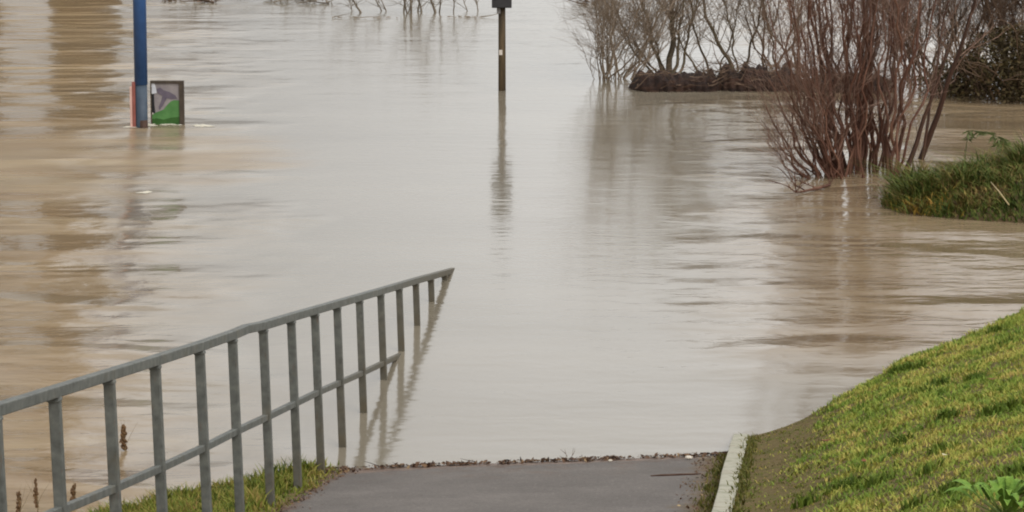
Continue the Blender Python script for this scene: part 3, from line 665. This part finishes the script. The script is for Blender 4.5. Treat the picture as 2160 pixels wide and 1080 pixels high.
# dead leaves on the bank
BL = mottled('dead_leaf', lin(96, 52, 26), lin(134, 78, 40), 30, .7, 0)
def leaf(px, py, s_, ang, label, mat=BL):
    p = on_bank(px, py)+Vector((0, 0, .045)); b = MB(); ca, sa = math.cos(ang), math.sin(ang); P = []
    prof = [(-1, 0), (-.7, .3), (-.2, .5), (.3, .42), (.75, .2), (1.05, 0)]
    for t, w_ in prof:
        for sgn in (-1, 0, 1):
            x, y = t*s_, sgn*w_*s_; P.append((p.x+x*ca-y*sa, p.y+x*sa+y*ca, p.z+abs(sgn)*w_*s_*.35+.3*s_*t*t))
    b.add(P, [(i*3+j, (i+1)*3+j, (i+1)*3+j+1, i*3+j+1) for i in range(5) for j in (0, 1)])
    return tag(b.build('fallen_leaf', mat, smooth=True), label, 'leaf', 'dead leaves lying on the grass bank')
leaf(1742, 945, .038, .3, 'rust brown dead leaf on the grass closest to the kerb stones')
leaf(1822, 990, .032, 1.4, 'dark brown dead leaf low on the bank between grass tufts')
leaf(1825, 925, .018, 2.2, 'tiny brown dead leaf on yellow grass above the dark brown one')
leaf(2092, 815, .034, .2, 'reddish brown dead leaf highest on the bank at the right')
leaf(1905, 930, .02, .9, 'small reddish dead leaf beside a dark tuft mid bank')
leaf(1992, 978, .022, 2.0, 'pale straw dead leaf flat on the grass toward the right', mottled('straw_leaf', lin(196, 188, 150), lin(214, 208, 176), 30, .7, 0))
# broad-leaved plant, lower right corner
GP = mottled('fresh_leaf', lin(92, 132, 38), lin(130, 160, 58), 30, .8, .004)
GP2 = mottled('leaf_stalk', lin(96, 118, 44), lin(116, 132, 60), 12, .6, 0)
pc = on_bank(2122, 1092)
root = thing('broad_leaved_plant', pc, 'bright green broad leaved weed in the lower right corner of the bank', 'plant'); rr = random.Random(9); stb = MB()
for i in range(34):
    a_ = i*2.4+rr.uniform(-.3, .3); L = rr.uniform(.07, .15); q = Vector((math.cos(a_), math.sin(a_), 0)); sd = Vector((-q.y, q.x, 0)); b = MB(); P = []
    c0 = pc+q*rr.uniform(.01, .13)+Vector((0, 0, .05+rr.uniform(0, .05)))
    for t in range(7):
        tt = t/6; w_ = L*.2*math.sin(math.pi*min(1, tt*.95+.05))**.7; x = c0+q*L*tt+Vector((0, 0, .06*math.sin(tt*2.4)))
        for sg in (-1, 0, 1): P.append(x+sd*sg*w_+Vector((0, 0, .25*w_*abs(sg))))
    b.add(P, [(k*3+j, (k+1)*3+j, (k+1)*3+j+1, k*3+j+1) for k in range(6) for j in (0, 1)]); b.build('leaf', GP, root, smooth=True)
    stb.tube([pc, c0], [.004, .003], 4)
stb.build('stalks', GP2, root)
# ------------------------------------------------------------------ dead weeds
SH = mottled('seed_head', lin(84, 60, 38), lin(124, 94, 60), 20, .8, .003)
ST = mottled('dry_stalk', lin(108, 92, 62), lin(140, 122, 88), 20, .8, 0)
def weed(px, pb_, pt, heads, label, seed, r_=.02):
    rnd = random.Random(seed); p = G(px, pb_, -.12); Y = p.y; q = V(px+rnd.uniform(-3, 6), pt, Y); root = thing('dead_weed', (p.x, p.y, 0), label, 'weed', 'dead weeds in the shallow water left of the railing')
    b = MB(); pts = wander(p, q, (.01, 0, 0), rnd, 7, .02); b.tube(pts, [.005, .005, .004, .004, .003, .003, .002], 5)
    for i in range(3): twig(b, pts[3], Vector((rnd.uniform(-.6, .6), 0, 1)), .2, .002, rnd, 0, .1)
    b.build('stem', ST, root)
    hb = MB()
    for i in range(heads):
        t = rnd.uniform(.45, 1); x = p.lerp(q, t); s_ = rnd.uniform(.006, .014)
        x = x+Vector((rnd.gauss(0, r_*.6*(1.3-t)), rnd.gauss(0, r_*.6), 0)); a = Vector((rnd.gauss(0, .5), rnd.gauss(0, .5), 1)).normalized(); c_ = a.cross(Vector((1, rnd.random(), 0))).normalized(); d_ = a.cross(c_)
        hb.add([x-a*s_*1.6, x+c_*s_, x+d_*s_, x-c_*s_, x-d_*s_, x+a*s_*1.6], [(0, 2, 1), (0, 3, 2), (0, 4, 3), (0, 1, 4), (5, 1, 2), (5, 2, 3), (5, 3, 4), (5, 4, 1)])
    hb.build('seed_head', SH, root)
weed(262, 985, 898, 90, 'tall dead dock stalk with a dense brown seed head rising between two railing posts', 1)
weed(150, 1110, 1024, 70, 'shorter brown dead stalk just right of the first full railing post from the left', 2)
weed(76, 1120, 1012, 24, 'thin pale dead stalk in the lower left corner', 3, .012)
weed(40, 1125, 1040, 30, 'slight brown dead stalk nearest the left edge', 4, .02)
# drooping weeds on the hump
def stalk(px, pb_, px2, pt, droop, label, seed):
    rnd = random.Random(seed); p = G(px, pb_, .15); q = V(px2, pt, p.y); root = thing('tall_weed', p, label, 'weed'); b = MB()
    e2 = q+Vector((droop*.6, 0, -.02)); e3 = q+Vector((droop, 0, -.12)); pts = [p, p.lerp(q, .5)+Vector((-.02, 0, 0)), q, e2, e3]; b.tube(pts, [.008, .007, .006, .005, .003], 5); b.build('stem', ST2, root)
    lb = MB()
    for i in range(60):
        t = rnd.uniform(.4, 1)*4; k = min(int(t), 3); x = pts[k].lerp(pts[k+1], t-k); a = Vector((rnd.gauss(0, 1)+.4*(droop > 0), rnd.gauss(0, .6), -.5)).normalized(); c_ = a.cross(Vector((0, 1, .3))).normalized(); s_ = rnd.uniform(.03, .06)
        lb.add([x, x+a*s_+c_*s_*.2, x+a*2*s_, x+a*s_-c_*s_*.2], [(0, 1, 2, 3)])
    lb.build('leaves', GW, root)
ST2 = mottled('green_stalk', lin(78, 80, 44), lin(102, 100, 60), 10, .7, 0); GW = mottled('weed_leaves', lin(70, 84, 40), lin(100, 108, 60), 10, .7, 0)
stalk(2036, 370, 2044, 275, .38, 'tall green weed drooping to the right behind the grassy hump', 1)
stalk(2108, 350, 2106, 296, .08, 'short green weed with a small head at the back of the hump', 2)
b = MB(); pts = [G(2128, 432, .22), G(2108, 405, .30), G(2090, 384, .38)]; b.tube(pts, [.008, .007, .004], 5)
tag(b.build('dry_stem', mottled('straw', lin(170, 150, 104), lin(190, 172, 130), 10), smooth=True), 'straw coloured broken stem lying across the dark grass of the hump', 'stem')
# small twig poking out near the ramp
b = MB(); rr = random.Random(4)
for x, y, dx in [(1196, 962, -.3), (1204, 966, .5), (1222, 964, .9), (1212, 968, .7)]: twig(b, G(x, y, .0), Vector((dx, .2, .5)), .09, .004, rr, 1, .15, .5, 2, 3)
tag(b.build('twig', DRK), 'thin dark twig poking from the water just beyond the debris line', 'twig')
# ------------------------------------------------------------------ tree standing beyond the picture, seen only mirrored in the water at left
Yt = 62; xt = (180-1080)/FP*Yt
root = thing('tree', (xt, Yt, 0), 'broad brown tree whose trunk is mirrored in the water left of the blue pole', 'tree')
TB = bark('tree_bark', lin(70, 50, 26), lin(92, 68, 38), lin(112, 86, 52), .0)
b = MB(); rr = random.Random(17)
b.tube([Vector((xt, Yt, -1)), Vector((xt, Yt, 4)), Vector((xt+.1, Yt, 9)), Vector((xt, Yt, 13)), Vector((xt-.1, Yt, 16))], [.7, .6, .55, .42, .3], 14); b.build('trunk', TB, root, smooth=True)
b = MB()
for i in range(26):
    g = rr.uniform(0, 6.28); z = rr.uniform(9, 17); twig(b, Vector((xt, Yt, z)), Vector((math.cos(g), math.sin(g), .8)), rr.uniform(2.5, 4.5), .10, rr, 3, .12, .5, 4, 4, .3)
b.build('crown', TB, root)
for k, (px, Yk, hk) in enumerate([(-330, 66, 17), (-30, 72, 16), (215, 75, 11)]):
    xk = (px-1080)/FP*Yk; rr = random.Random(40+k); root = thing('tree', (xk, Yk, 0), ['leafless tree farthest left beyond the picture', 'leafless tree left of the broad mirrored trunk', 'slender leafless tree just behind the broad mirrored trunk'][k], 'tree')
    b = MB(); b.tube([Vector((xk, Yk, -1)), Vector((xk+.1, Yk, hk*.35)), Vector((xk-.1, Yk, hk*.8))], [.3, .24, .1], 8); b.build('trunk', TB, root, smooth=True); b = MB()
    for i in range(30):
        g = rr.uniform(0, 6.28); z = rr.uniform(.12, .8)*hk; twig(b, Vector((xk, Yk, z)), Vector((math.cos(g), math.sin(g), .9)), rr.uniform(.6, 1)*(3.6-2.6*z/hk)*(1 if k < 2 else .5)*1.3, .10, rr, 3, .12, .5, 4, 3, .3)
    b.build('crown', TB, root)

b = MB(); rr = random.Random(8); q0, q1_ = [uv(G(x, y, .09)) for x, y in ((1372, 1038), (1478, 1034))]
pp = [W(q0[0]+(q1_[0]-q0[0])*t/5, q0[1]+(q1_[1]-q0[1])*t/5) for t in range(6)]
for k, p in enumerate(pp): q = uv(p); p.z = ramp(*q)+.009+.002*(k % 2)
b.tube(pp, [.003, .006, .007, .006, .006, .003], 5)
tag(b.build('twig', DRK2), 'dark straight twig lying across the asphalt near the kerb', 'twig')
